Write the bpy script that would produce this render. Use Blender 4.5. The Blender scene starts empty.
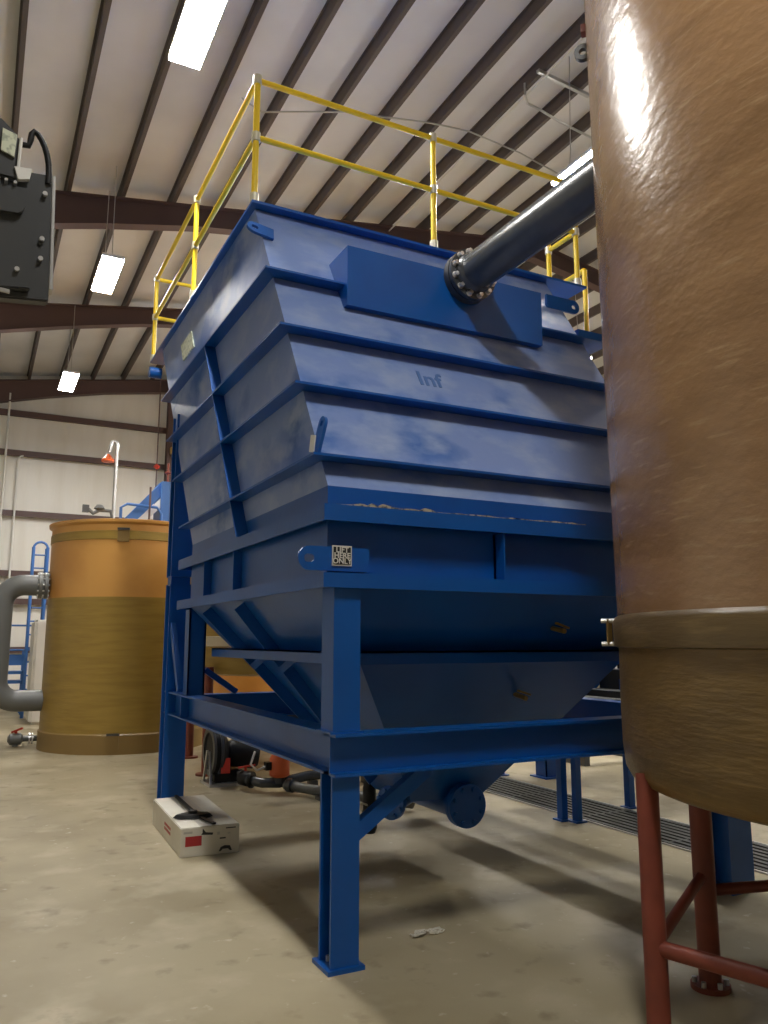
import bpy, bmesh, math, random
from mathutils import Vector, Matrix
V = Vector
random.seed(7)
PI = math.pi
scene = bpy.context.scene
COL = scene.collection

# ---------------------------------------------------------------- camera, world, exposure
FPX, PITCH, YAW = 790.0, math.atan(129/790.0), math.radians(27.1)
cam_d = bpy.data.cameras.new('camera'); cam = bpy.data.objects.new('camera', cam_d); COL.objects.link(cam)
cam.location = (0, 0, 1.57)
cam.rotation_euler = (PI/2 + PITCH, 0, -YAW)
cam_d.sensor_fit = 'VERTICAL'; cam_d.sensor_height = 32.0; cam_d.lens = 32.0*FPX/1024
cam_d.clip_start = .05; cam_d.clip_end = 200
scene.camera = cam
scene.view_settings.view_transform = 'Standard'
scene.view_settings.look = 'None'
scene.view_settings.gamma = 1
scene.view_settings.use_curve_mapping = False
scene.view_settings.exposure = 0.92
LAMP = 88.0                      # emission strength of every high bay lens
world = bpy.data.worlds.new('world'); scene.world = world; world.use_nodes = True
world.node_tree.nodes['Background'].inputs[0].default_value = (.55, .6, .7, 1)
world.node_tree.nodes['Background'].inputs[1].default_value = .02

# ---------------------------------------------------------------- materials
def mat(name, col, rough=.5, metal=0, spec=.5, coat=0, noise=None, bump=None, emit=None):
    """noise=(colour2, scale, detail, lo, hi, stretch) mixes a second colour; bump=(scale, strength, stretch)"""
    m = bpy.data.materials.new(name); m.use_nodes = True
    nt = m.node_tree; N = nt.nodes; L = nt.links; b = N['Principled BSDF']
    b.inputs['Base Color'].default_value = (*col, 1); b.inputs['Roughness'].default_value = rough
    b.inputs['Metallic'].default_value = metal; b.inputs['Specular IOR Level'].default_value = spec
    b.inputs['Coat Weight'].default_value = coat; b.inputs['Coat Roughness'].default_value = .15
    if emit:
        b.inputs['Emission Color'].default_value = (*emit[0], 1); b.inputs['Emission Strength'].default_value = emit[1]
    tc = N.new('ShaderNodeTexCoord') if (noise or bump) else None
    def tex(scale, detail, stretch):
        mp = N.new('ShaderNodeMapping'); mp.inputs['Scale'].default_value = stretch
        L.new(tc.outputs['Object'], mp.inputs['Vector'])
        t = N.new('ShaderNodeTexNoise'); t.inputs['Scale'].default_value = scale; t.inputs['Detail'].default_value = detail
        L.new(mp.outputs['Vector'], t.inputs['Vector']); return t
    last = None
    for nz in (noise if isinstance(noise, list) else [noise] if noise else []):
        c2, sc, det, lo, hi, st = nz
        t = tex(sc, det, st)
        r = N.new('ShaderNodeMapRange'); r.inputs['From Min'].default_value = lo; r.inputs['From Max'].default_value = hi
        L.new(t.outputs['Fac'], r.inputs['Value'])
        mx = N.new('ShaderNodeMix'); mx.data_type = 'RGBA'; mx.inputs['A'].default_value = (*col, 1); mx.inputs['B'].default_value = (*c2, 1)
        if last: L.new(last, mx.inputs['A'])
        L.new(r.outputs['Result'], mx.inputs['Factor']); last = mx.outputs['Result']
    if last: L.new(last, b.inputs['Base Color'])
    if bump:
        t = tex(bump[0], 4, bump[2]); bp = N.new('ShaderNodeBump'); bp.inputs['Strength'].default_value = bump[1]; bp.inputs['Distance'].default_value = .02
        L.new(t.outputs['Fac'], bp.inputs['Height']); L.new(bp.outputs['Normal'], b.inputs['Normal'])
    return m
ONE = (1, 1, 1)
M = {}
M['floor'] = mat('concrete', (.40, .345, .225), .5, spec=.4, noise=[((.30, .25, .15), .7, 6, .42, .62, ONE), ((.50, .44, .31), 2.3, 8, .52, .75, ONE), ((.21, .17, .10), 5.5, 9, .60, .80, ONE), ((.58, .53, .42), 14, 9, .66, .80, ONE)], bump=(9, .05, ONE))
M['insul'] = mat('white_insulation_facing', (.76, .76, .755), .45, noise=((.66, .66, .655), .8, 4, .4, .7, ONE), bump=(1.6, .35, ONE))
M['wallins'] = mat('white_wall_facing', (.88, .86, .80), .4, noise=((.80, .77, .69), 1.2, 4, .4, .7, (2, 2, .25)), bump=(1.1, .5, (3, 3, .35)))
M['redsteel'] = mat('red_oxide_steel', (.105, .06, .054), .5)
M['purlin'] = mat('dark_purlin_steel', (.095, .074, .067), .5)
M['blue'] = mat('blue_enamel', (.002, .095, .40), .36, spec=.5, noise=((.002, .075, .33), 1.6, 5, .4, .7, ONE), bump=(26, .03, ONE))
M['bluedust_sheen'] = mat('dusty_blue_enamel_painted_sheen', (.015, .12, .45), .36, spec=.8,
    noise=[((.20, .30, .60), 1.3, 6, .32, .48, (1, 1, 1.3)), ((.32, .415, .64), 3.4, 8, .46, .70, (1, 1, 1.8))], bump=(20, .03, ONE))  # pale patches put both dust and reflected ceiling sheen into the colour
M['bluebg'] = mat('background_blue_paint', (.045, .15, .43), .45)
M['sealant'] = mat('chipped_sealant', (.42, .38, .28), .8, noise=((.06, .08, .12), 30, 6, .45, .6, ONE))
M['yellow'] = mat('safety_yellow', (.86, .60, .02), .35)
M['fitting'] = mat('pale_rail_fitting', (.66, .62, .48), .35, .3)
M['galv'] = mat('galvanized', (.55, .55, .54), .35, .8)
M['bolt'] = mat('zinc_bolt', (.72, .72, .72), .3, .7)
M['pvcgrey'] = mat('dark_grey_pipe', (.055, .062, .07), .27, spec=.6, noise=((.075, .08, .085), 3, 3, .4, .6, ONE))
M['pvcmid'] = mat('mid_grey_pvc', (.14, .145, .14), .4)
M['black'] = mat('black_plastic', (.008, .008, .009), .5, spec=.3)
M['blackpaint'] = mat('black_machine_paint', (.06, .063, .067), .32)
FRPN = [((.225, .125, .056), 1.4, 6, .40, .70, (1, 1, 3)), ((.39, .25, .13), 5, 8, .58, .80, (1, 1, 9))]
M['frp'] = mat('amber_fiberglass', (.31, .178, .084), .26, spec=.55, coat=.3, noise=FRPN, bump=(13, .22, (1, 1, 1.6)))
M['frplow'] = mat('olive_fiberglass', (.19, .118, .036), .36, spec=.45, coat=.1, noise=[((.12, .073, .022), 1.6, 6, .4, .7, (1, 1, 5)), ((.26, .165, .058), 5, 8, .56, .8, (1, 1, 14))], bump=(10, .22, (1, 1, 5)))
M['frpband'] = mat('olive_fiberglass_band', (.105, .068, .024), .35, noise=((.17, .115, .045), 4, 6, .5, .75, (1, 1, 8)), bump=(10, .15, (1, 1, 8)))
M['tankup'] = mat('orange_translucent_fiberglass', (.66, .34, .085), .42, noise=((.55, .26, .06), 1.4, 4, .4, .7, ONE))
M['tanklow'] = mat('olive_filled_fiberglass', (.36, .235, .045), .42, noise=((.30, .19, .035), 2, 5, .4, .65, (1, 1, 8)), bump=(6, .1, (1, 1, 8)))
M['tankband'] = mat('brown_fiberglass_band', (.25, .16, .05), .45)
M['redleg'] = mat('red_primer_pipe', (.21, .042, .022), .5, noise=((.15, .03, .016), 5, 5, .4, .7, ONE))
M['white'] = mat('white_plastic', (.74, .73, .69), .5)
M['cream'] = mat('cream_pipe', (.55, .47, .33), .45)
M['carton'] = mat('white_carton', (.68, .65, .56), .65, noise=((.60, .56, .47), 3, 4, .4, .7, ONE))
M['tape'] = mat('grey_packing_tape', (.46, .44, .39), .3)
M['redprint'] = mat('red_print', (.42, .03, .03), .6)
M['darkprint'] = mat('black_print', (.03, .03, .03), .6)
M['signwhite'] = mat('sign_white', (.75, .74, .68), .5)
M['signblack'] = mat('sign_black', (.015, .015, .015), .5)
M['plate'] = mat('pale_name_plate', (.62, .66, .50), .45, noise=((.36, .40, .30), 34, 3, .5, .6, ONE))
M['orange'] = mat('orange_actuator', (.72, .13, .03), .4)
M['redplastic'] = mat('red_plastic', (.6, .05, .03), .45)
M['brass'] = mat('brass_valve', (.55, .36, .12), .35, .7)
M['grate'] = mat('dark_grate', (.035, .036, .033), .5, .4)
M['trench'] = mat('trench_black', (.012, .012, .012), .8)
M['plasticwrap'] = mat('clear_wrap', (.72, .70, .62), .2)
M['pinkwrite'] = mat('wiped_writing', (.09, .19, .46), .4)
M['lens'] = mat('lamp_lens', (.9, .9, .9), .5, emit=((1.0, .97, .92), LAMP))
M['lamphouse'] = mat('white_lamp_housing', (.75, .75, .75), .4)

# ---------------------------------------------------------------- mesh builder
class MB:
    def __init__(s): s.bm = bmesh.new()
    def face(s, pts):
        try: return s.bm.faces.new([s.bm.verts.new(p) for p in pts])
        except ValueError: return None
    def hexa(s, b, t):
        n = len(b)
        vb = [s.bm.verts.new(p) for p in b]; vt = [s.bm.verts.new(p) for p in t]
        s.bm.faces.new(vb[::-1]); s.bm.faces.new(vt)
        for i in range(n): s.bm.faces.new([vb[i], vb[(i+1) % n], vt[(i+1) % n], vt[i]])
        return s
    def box(s, x0, x1, y0, y1, z0, z1):
        return s.hexa([(x0,y0,z0),(x1,y0,z0),(x1,y1,z0),(x0,y1,z0)], [(x0,y0,z1),(x1,y0,z1),(x1,y1,z1),(x0,y1,z1)])
    def obox(s, c, a, b, d):                      # centre and three half vectors
        c, a, b, d = V(c), V(a), V(b), V(d)
        return s.hexa([c-a-b-d, c+a-b-d, c+a+b-d, c-a+b-d], [c-a-b+d, c+a-b+d, c+a+b+d, c-a+b+d])
    def prism(s, pts, ext):                        # 3-D polygon swept along a vector
        e = V(ext); return s.hexa([V(p) for p in pts], [V(p)+e for p in pts])
    def bar(s, p, q, w, h, up=(0,0,1)):            # rectangular bar from p to q
        p, q = V(p), V(q); d = (q-p).normalized(); u = V(up)
        if abs(d.dot(u)) > .98: u = V((0,1,0))
        r = d.cross(u).normalized(); u = r.cross(d).normalized()
        return s.obox((p+q)/2, (q-p)/2, r*w/2, u*h/2)
    def cyl(s, p, q, r, r2=None, n=20, cap=True):
        return s.tube([p, q], r, n, cap, r2)
    def tube(s, pts, r, n=14, cap=True, r2=None):
        pts = [V(p) for p in pts]; k = len(pts); rings = []
        t0 = (pts[1]-pts[0]).normalized(); u = t0.orthogonal().normalized()
        for i, p in enumerate(pts):
            t = (pts[min(i+1,k-1)]-pts[max(i-1,0)]).normalized()
            u = (u-t*u.dot(t)).normalized(); w = t.cross(u)
            rr = r if r2 is None else r+(r2-r)*i/(k-1)
            rings.append([s.bm.verts.new(p+(u*math.cos(2*PI*j/n)+w*math.sin(2*PI*j/n))*rr) for j in range(n)])
        for i in range(k-1):
            for j in range(n): s.bm.faces.new([rings[i][j], rings[i][(j+1)%n], rings[i+1][(j+1)%n], rings[i+1][j]])
        if cap: s.bm.faces.new(rings[0][::-1]); s.bm.faces.new(rings[-1])
        return s
    def lathe(s, prof, c=(0,0,0), axis=(0,0,1), n=48, caps=True):   # profile of (r, h) pairs
        a = V(axis).normalized(); u = a.orthogonal().normalized(); w = a.cross(u); c = V(c); rings = []
        for r, h in prof:
            rings.append([s.bm.verts.new(c+a*h+(u*math.cos(2*PI*j/n)+w*math.sin(2*PI*j/n))*max(r,1e-4)) for j in range(n)])
        for i in range(len(rings)-1):
            for j in range(n): s.bm.faces.new([rings[i][j], rings[i][(j+1)%n], rings[i+1][(j+1)%n], rings[i+1][j]])
        if caps: s.bm.faces.new(rings[0][::-1]); s.bm.faces.new(rings[-1])
        return s
    def ring(s, c, axis, ro, ri, th, n=36):        # flat annulus with thickness
        return s.lathe([(ri,0),(ro,0),(ro,th),(ri,th),(ri,0)], c, axis, n, caps=False)
    def ibeam(s, p, q, depth, width, tf=.014, tw=.010, up=(0,0,1)):
        p, q = V(p), V(q); d = (q-p).normalized(); u = V(up); r = d.cross(u).normalized()
        m = (p+q)/2; L = (q-p)/2
        s.obox(m+u*(depth-tf)/2, L, r*width/2, u*tf/2); s.obox(m-u*(depth-tf)/2, L, r*width/2, u*tf/2)
        return s.obox(m, L, r*tw/2, u*(depth/2-tf))
    def wcol(s, x0, x1, y0, y1, z0, z1, t=.016, flange='y'):
        if flange == 'y':
            s.box(x0,x1,y0,y0+t,z0,z1); s.box(x0,x1,y1-t,y1,z0,z1); xm=(x0+x1)/2; s.box(xm-.006,xm+.006,y0+t,y1-t,z0,z1)
        else:
            s.box(x0,x0+t,y0,y1,z0,z1); s.box(x1-t,x1,y0,y1,z0,z1); ym=(y0+y1)/2; s.box(x0+t,x1-t,ym-.006,ym+.006,z0,z1)
        return s
    def build(s, name, m, parent=None, bevel=0, smooth=38):
        bm = s.bm
        bmesh.ops.recalc_face_normals(bm, faces=bm.faces[:])
        if bevel: bmesh.ops.bevel(bm, geom=bm.edges[:], offset=bevel, segments=2, affect='EDGES', clamp_overlap=True)
        org = V((0,0,0)); o = parent
        while o is not None: org = org + o.location; o = o.parent
        if parent is None:
            xs=[v.co for v in bm.verts]
            org = V(((min(c.x for c in xs)+max(c.x for c in xs))/2, (min(c.y for c in xs)+max(c.y for c in xs))/2, min(c.z for c in xs)))
        for v in bm.verts: v.co -= org
        me = bpy.data.meshes.new(name); bm.to_mesh(me); bm.free()
        me.materials.append(M[m])
        if smooth:
            for p in me.polygons: p.use_smooth = True
            me.set_sharp_from_angle(angle=math.radians(smooth))
        ob = bpy.data.objects.new(name, me); COL.objects.link(ob)
        if parent is not None: ob.parent = parent
        else: ob.location = org
        return ob
def tag(o, label=None, cat=None, group=None, kind=None):
    if label: o['label'] = label
    if cat: o['category'] = cat
    if group: o['group'] = group
    if kind: o['kind'] = kind
    return o
def thing(name, label, cat, loc, group=None):
    o = bpy.data.objects.new(name, None); o.empty_display_size = .1; COL.objects.link(o); o.location = loc
    return tag(o, label, cat, group)
def struct(o, label=None): return tag(o, label, kind='structure')
def dup(root, loc, label, group=None):
    r = root.copy(); COL.objects.link(r); r.location = loc; r['label'] = label
    if group: r['group'] = group
    for ch in list(root.children):
        c = ch.copy(); COL.objects.link(c); c.parent = r
        for g in list(ch.children):
            d = g.copy(); COL.objects.link(d); d.parent = c
    return r
def text_mesh(name, body, size, m, parent, origin, xdir, ydir, depth=.002, align='CENTER'):
    cu = bpy.data.curves.new(name, 'FONT'); cu.body = body; cu.size = size; cu.align_x = align; cu.align_y = 'CENTER'; cu.extrude = depth; cu.offset = size*.018
    to = bpy.data.objects.new(name+'_tmp', cu); COL.objects.link(to)
    dg = bpy.context.evaluated_depsgraph_get(); me = bpy.data.meshes.new_from_object(to.evaluated_get(dg))
    bpy.data.objects.remove(to); me.name = name
    x = V(xdir).normalized(); y = V(ydir).normalized(); z = x.cross(y); o = V(origin); q = parent
    while q is not None: o = o - q.location; q = q.parent
    me.transform(Matrix(((x.x,y.x,z.x,o.x),(x.y,y.y,z.y,o.y),(x.z,y.z,z.z,o.z),(0,0,0,1))))
    me.materials.clear(); me.materials.append(M[m])
    ob = bpy.data.objects.new(name, me); COL.objects.link(ob); ob.parent = parent; return ob
def arc(c, a, b, r, n=7, t0=0, t1=PI/2):           # points c + a r cos + b r sin
    c, a, b = V(c), V(a), V(b)
    return [c+a*r*math.cos(t0+(t1-t0)*i/n)+b*r*math.sin(t0+(t1-t0)*i/n) for i in range(n+1)]

# ---------------------------------------------------------------- the hall
XL, XR, YF, YB, RIDGE, Z0, K = -7.0, 26.0, -9.0, 22.15, 9.6, 8.38, .154
def roof(x): return Z0 + K*x if x <= RIDGE else Z0 + K*RIDGE - K*(x-RIDGE)
struct(MB().box(XL,XR,YF,YB+.3,-.3,0).build('floor','floor'))
mb = MB()
mb.prism([(XL,YF,roof(XL)),(RIDGE,YF,roof(RIDGE)),(XR,YF,roof(XR)),(XR,YF,roof(XR)+.15),(RIDGE,YF,roof(RIDGE)+.15),(XL,YF,roof(XL)+.15)], (0,YB-YF+.3,0))
struct(mb.build('ceiling','insul',smooth=0))
def gable(y0,y1,name):
    mb = MB(); mb.prism([(XL,y0,0),(XR,y0,0),(XR,y0,roof(XR)),(RIDGE,y0,roof(RIDGE)),(XL,y0,roof(XL))],(0,y1-y0,0)); struct(mb.build(name,'wallins',smooth=0))
gable(YB,YB+.3,'wall_back'); gable(YF-.3,YF,'wall_front')
struct(MB().box(XL-.3,XL,YF,YB,0,roof(XL)).build('wall_left','wallins')); struct(MB().box(XR,XR+.3,YF,YB,0,roof(XR)).build('wall_right','wallins'))
# purlins along the hall, one beam each
i = -8
while True:
    x = -.03 + .785*i
    if x > 17: break
    z = roof(x); mb = MB()
    mb.box(x-.006,x+.006,YF,YB,z-.19,z); mb.box(x-.006,x+.05,YF,YB,z-.2,z-.19); mb.box(x+.04,x+.05,YF,YB,z-.19,z-.175); mb.box(x-.035,x+.035,YF,YB,z-.015,z)
    if x > -1.6: struct(mb.build('ceiling_beam','purlin'))
    else: mb.bm.free()
    i += 1
# tapered rafters
def rafter(y):
    mb = MB(); n = 12; xs = [XL+(RIDGE-XL)*j/n for j in range(n+1)]
    def dep(x): return max(.40, .62-.10*x) if x > -1 else .72+.14*(-1-x)
    for side in (0,1):
        pts_t, pts_b = [], []
        for x in xs:
            xx = x if side == 0 else 2*RIDGE-x
            pts_t.append((xx,y,roof(x)-.2)); pts_b.append((xx,y,roof(x)-.2-dep(x)+.04))
        for a,b,c,d in zip(pts_b,pts_b[1:],pts_t[1:],pts_t):
            mb.prism([V(a)-V((0,.006,0)),V(b)-V((0,.006,0)),V(c)-V((0,.006,0)),V(d)-V((0,.006,0))],(0,.012,0))
            mb.prism([V(a)+V((0,-.1,0)),V(b)+V((0,-.1,0)),V(b)+V((0,-.1,-.018)),V(a)+V((0,-.1,-.018))],(0,.2,0))
            mb.prism([V(d)+V((0,-.1,0)),V(c)+V((0,-.1,0)),V(c)+V((0,-.1,-.014)),V(d)+V((0,-.1,-.014))],(0,.2,0))
    struct(mb.build('roof_beam','redsteel',smooth=0))
for y in (-3.0, 4.6-8.8, 12.1, 16.6, 21.9):
    if y != 4.6-8.8: rafter(y)
# girts and columns of the end wall
for z in (1.35, 2.55, 3.25, 4.78, 6.35, 7.40):
    struct(MB().box(XL,17,YB-.2,YB,z-.045,z+.045).box(XL,17,YB-.215,YB-.195,z-.075,z+.075).build('wall_beam','redsteel'))
for x in (-2.4, 4.45, 11.4):
    struct(MB().wcol(x-.1,x+.1,YB-.5,YB-.24,0,roof(x)-.25).build('wall_column','redsteel'))

# ---------------------------------------------------------------- high bay lights (they light the hall)
def make_light(z_drop):
    t = thing('high_bay_light','x','ceiling light',(0,0,0),None)
    MB().box(-.15,.15,-.6,.6,.025,.075).box(-.09,.09,-.35,.35,.075,.13).build('housing','lamphouse',t,bevel=.006)
    MB().box(-.14,.14,-.59,.59,.0,.024).build('diffuser','lens',t)
    for yy in (-.45,.45): MB().tube([(0,yy,.07),(0,yy*.9,.35),(0,yy*.8,z_drop)],.006,6).build('hanger','galv',t)
    return t
lamps = [(1.33,6.04,'brightest long ceiling light near the upper edge, hung over the blue tank railing'),
         (1.33,11.44,'middle ceiling light of the row, hung between the two dark red rafters'),
         (1.33,16.83,'small far ceiling light hung just in front of the end wall'),
         (5.72,6.04,'long ceiling light seen above the dark pipe beside the brown tank')]
lz = 6.8
L0 = make_light(1.55); first = True
for x,y,lab in lamps:
    o = L0 if first else dup(L0,(x,y,lz),lab)
    o.location = (x,y,lz); o['label'] = lab; o['group'] = 'long ceiling lights of the hall'; first = False
for x,y in [(5.72,11.44),(5.72,16.83),(9.8,6.04),(9.8,11.44),(9.8,16.83),(1.33,.65),(14,6.04),(14,11.44)]:
    dup(L0,(x,y,lz),'long white ceiling light of the hall hung outside the view','further ceiling lights of the hall')

# ---------------------------------------------------------------- inclined plate clarifier (blue tank)
S = .6163
def Yp(z): return 3.757 + S*(z-2.283)          # leaning front wall
def Yk(z): return 6.80 + .74*(z-2.39)         # leaning rear wall
WX0, WX1 = 1.62, 4.32
T = thing('plate_clarifier','large blue steel tank leaning back over a hopper, in the blue frame','tank',(2.95,5.4,0))
zl, zt = 2.39, 4.74
mb = MB()
mb.prism([(WX0,Yp(zl),zl),(WX0,Yp(zt),zt),(WX0,Yk(zt),zt),(WX0,Yk(zl),zl)],(WX1-WX0,0,0))
mb.build('tank_body','bluedust_sheen',T,smooth=0)
MB().box(WX0,WX1,Yp(zl),Yk(zl),1.86,zl).build('tank_skirt','blue',T,smooth=0)
def ring4(z,w,th,name='stiffener',m='blue',rx=None,back=None):
    x0,x1,y0,y1 = WX0,WX1,Yp(z),Yk(z); X1 = x1+(rx or w); B = back or w
    mb = MB()
    mb.prism([(x0-w,y0-w*1.3,z),(X1,y0-w*1.3,z),(x1,y0+.01,z),(x0,y0+.01,z)],(0,0,th)).prism([(x0-w,y1+B,z),(X1,y1+B,z),(x1,y1-.01,z),(x0,y1-.01,z)],(0,0,th))
    mb.prism([(x0-w,y0-w*1.3,z),(x0+.01,y0,z),(x0+.01,y1,z),(x0-w,y1+B,z)],(0,0,th)).prism([(X1,y0-w*1.3,z),(x1-.01,y0,z),(x1-.01,y1,z),(X1,y1+B,z)],(0,0,th))
    return mb.build(name,m,T,smooth=0)
for z in (4.00,3.49,3.03,2.545): ring4(z,.095,.014,back=.03)
# top rim
def rim_ring(zb,ztop,ox,oy,name,X1,Y1):
    mb = MB(); x0,y0 = ox,oy; t=.014
    mb.box(x0,X1,y0,y0+t,zb,ztop).box(x0,x0+t,y0+t,Y1-t,zb,ztop).box(X1-t,X1,y0+t,Y1-t,zb,ztop).box(x0,X1,Y1-t,Y1,zb,ztop)
    a = .16
    mb.box(x0+t,X1-t,y0+t,y0+a,ztop-t,ztop).box(x0+t,X1-t,Y1-a,Y1-t,ztop-t,ztop).box(x0+t,x0+a,y0+a,Y1-a,ztop-t,ztop).box(X1-a,X1-t,y0+a,Y1-a,ztop-t,ztop)
    return mb.build(name,'blue',T,smooth=0)
mb = MB(); mb.box(1.57,4.72,5.18,9.0,4.735,4.755); mb.build('top_flange','blue',T)
rim_ring(2.185,2.27,1.55,3.70,'upper_rim',4.42,7.0)
rim_ring(1.84,1.915,1.55,3.70,'lower_rim',4.42,7.0)
# caulk line on the upper rim, dirt chipped
mb = MB(); x=1.62; xs_,hs_=[],[]
while x < 3.3:
    l=random.uniform(.02,.07); xs_.append(x); hs_.append(random.uniform(.003,.018)*(1.3 if 1.75<x<2.2 else .6)); x+=l
for i_ in range(len(xs_)-1): mb.prism([(xs_[i_],3.705,2.2695),(xs_[i_+1],3.705,2.2695),(xs_[i_+1],3.705,2.27+hs_[i_+1]),(xs_[i_],3.705,2.27+hs_[i_])],(0,.03,0))
bmesh.ops.remove_doubles(mb.bm,verts=mb.bm.verts[:],dist=.0005)
mb.build('sealant','sealant',T)
# ribs between the rims and on the hopper
for y in (5.35,6.15): MB().box(1.56,WX0+.01,y-.007,y+.007,1.915,2.185).build('rib','blue',T)
for x in (2.73,): MB().box(x-.05,x-.04,3.72,3.83,1.915,2.185).box(x-.05,x+.02,3.80,3.83,1.915,2.185).build('rib','blue',T)
# leaning rib half-way along the left wall
def lean_y(z,f): return Yp(z)+(Yk(z)-Yp(z))*f
mb = MB(); mb.prism([(1.53,lean_y(2.40,.46),2.27),(1.53,lean_y(4.0,.46),4.0),(1.53,lean_y(4.0,.46)+.014,4.0),(1.53,lean_y(2.40,.46)+.014,2.27)],(.10,0,0)); mb.build('rib','blue',T)
mb = MB(); mb.prism([(1.60,lean_y(2.40,.04),4.2),(1.60,lean_y(4.2,.04),4.2),(1.60,lean_y(4.2,.04)+.01,4.2)],(.001,0,0)); mb.bm.free()
# hopper
HT = [(1.66,3.86),(4.30,3.86),(4.30,6.95),(1.66,6.95)]; HB = [(2.80,5.05),(3.38,5.05),(3.38,5.62),(2.80,5.62)]; ZT,ZB = 1.86,.46
mb = MB(); mb.hexa([(x,y,ZB) for x,y in HB],[(x,y,ZT) for x,y in HT]); hop = mb.build('hopper','blue',T,smooth=0)
def hp(f,z):   # point on the left hopper wall, f along from front to rear
    k=(ZT-z)/(ZT-ZB); x=1.66+(2.80-1.66)*k; y0=3.86+(5.05-3.86)*k; y1=7.05+(5.62-7.05)*k; return V((x,y0+(y1-y0)*f,z))
nl = V((-(ZT-ZB),0,-(2.80-1.66))).normalized()
for f in (.50,.78):
    for za,zb_ in ((1.84,1.44),(1.40,.60)):
        a,b = hp(f,za),hp(f,zb_); mb=MB(); mb.prism([a,b,b+nl*.085,a+nl*.085],(0,.014,0)); mb.build('hopper_rib','blue',T)
nf = V((0,-(ZT-ZB),-(5.05-3.86))).normalized()
def hf(f,z):
    k=(ZT-z)/(ZT-ZB); y=3.86+(5.05-3.86)*k; x0=1.66+(2.80-1.66)*k; x1=4.30+(3.38-4.30)*k; return V((x0+(x1-x0)*f,y,z))
# hopper mid stiffener: a ring of angle
k=(ZT-1.50)/(ZT-ZB); a=V((1.66+1.14*k,3.86+1.19*k,1.50)); b=V((4.30-.92*k,3.86+1.19*k,1.50)); c=V((4.30-.92*k,7.05-1.43*k,1.50)); d=V((1.66+1.14*k,7.05-1.43*k,1.50))
w=.13; mb=MB()
mb.prism([a+V((-w,-w,0)),b+V((w,-w,0)),b,a],(0,0,.012)).prism([d+V((-w,w,0)),c+V((w,w,0)),c,d],(0,0,.012)).prism([a+V((-w,-w,0)),a,d,d+V((-w,w,0))],(0,0,.012)).prism([b+V((w,-w,0)),b,c,c+V((w,w,0))],(0,0,.012))
mb.box(a.x-w,a.x-w+.012,a.y-w,d.y+w,1.44,1.512).box(a.x-w+.012,b.x+w,a.y-w,a.y-w+.012,1.44,1.512)
mb.build('hopper_stiffener','blue',T,smooth=0)
# outlet pipe with blind flanges under the hopper
MB().cyl((3.16,4.95,.43),(3.16,5.7,.43),.105,n=24).build('outlet_pipe','blue',T)
def blind(c,ax,ro,th,nb,name='blind_flange'):
    c,ax=V(c),V(ax).normalized(); mb=MB(); mb.lathe([(ro,0),(ro,th),(ro-.004,th+.004)],c,ax,36); f=mb.build(name,'blue',T)
    u=ax.orthogonal().normalized(); w_=ax.cross(u)
    for j in range(nb):
        an=2*PI*(j+.5)/nb; p=c+(u*math.cos(an)+w_*math.sin(an))*(ro*.78); MB().cyl(p+ax*(th),p+ax*(th+.022),.017,n=6).build('bolt','blue',f)
blind((3.16,4.915,.43),(0,-1,0),.15,.03,8); blind((3.16,4.95,.43),(0,-1,0),.15,-.0001 if False else .028,0,'pipe_flange')
MB().cyl((2.70,5.15,.45),(2.95,5.28,.50),.075,n=20).build('outlet_pipe','blue',T); blind((2.70,5.15,.45),(-.88,-.47,0),.115,.028,8)
# inlet box on the front
mb=MB(); yb=4.655; mb.prism([(2.10,yb,3.84),(2.10,yb,4.275),(2.10,Yp(4.275)+.02,4.275),(2.10,Yp(3.84)+.02,3.84)],(1.67,0,0)); mb.build('inlet_box','blue',T,smooth=0)
# lifting lugs
def lug(c,ax,up,ln,h,th,name='lifting_lug'):   # flat plate with a rounded end and an oval hole
    c,ax,up=V(c),V(ax).normalized(),V(up).normalized(); n_=ax.cross(up)
    out=[c-ax*0-up*h/2]; out=[]
    for j in range(13):
        t=-PI/2+PI*j/12; out.append(c+ax*(ln-h/2)+ax*math.cos(t)*h/2+up*math.sin(t)*h/2)
    hole=[]
    for j in range(13):
        t=-PI/2+PI*j/12; hole.append(c+ax*(ln-h*.48)+ax*(math.cos(t)*h*.15+h*.07)+up*math.sin(t)*h*.17)
    hole2=[]
    for j in range(13):
        t=PI/2+PI*j/12; hole2.append(c+ax*(ln-h*.48)+ax*(math.cos(t)*h*.15-h*.07)+up*math.sin(t)*h*.17)
    mb=MB(); bm=mb.bm
    for off in (n_*th/2,-n_*th/2):
        o_=[bm.verts.new(p+off) for p in out]; h1=[bm.verts.new(p+off) for p in hole]; h2=[bm.verts.new(p+off) for p in hole2]
        for j in range(12): bm.faces.new([o_[j],o_[j+1],h1[j+1],h1[j]])
        A=bm.verts.new(c+up*h/2+off); B=bm.verts.new(c-up*h/2+off)
        bm.faces.new([o_[12],A]+[h2[0],h1[12]]); 
        mid=6
        bm.faces.new([A]+[B]+[h2[j] for j in range(12,-1,-1)][0:7]+[h2[j] for j in range(5,-1,-1)])
        bm.faces.new([B,o_[0],h1[0],h2[12]])
        if off==n_*th/2: s0=(o_,h1,h2,A,B)
        else: s1=(o_,h1,h2,A,B)
    for p,q in ((s0[0],s1[0]),(s0[1],s1[1]),(s0[2],s1[2])):
        for j in range(12): bm.faces.new([p[j],p[j+1],q[j+1],q[j]])
    bm.faces.new([s0[0][12],s0[3],s1[3],s1[0][12]]); bm.faces.new([s0[4],s0[0][0],s1[0][0],s1[4]]); bm.faces.new([s0[3],s0[4],s1[4],s1[3]])
    bm.faces.new([s0[1][12],s0[2][0],s1[2][0],s1[1][12]]); bm.faces.new([s0[2][12],s0[1][0],s1[1][0],s1[2][12]])
    return mb.build(name,'blue',T,smooth=30)
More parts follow.
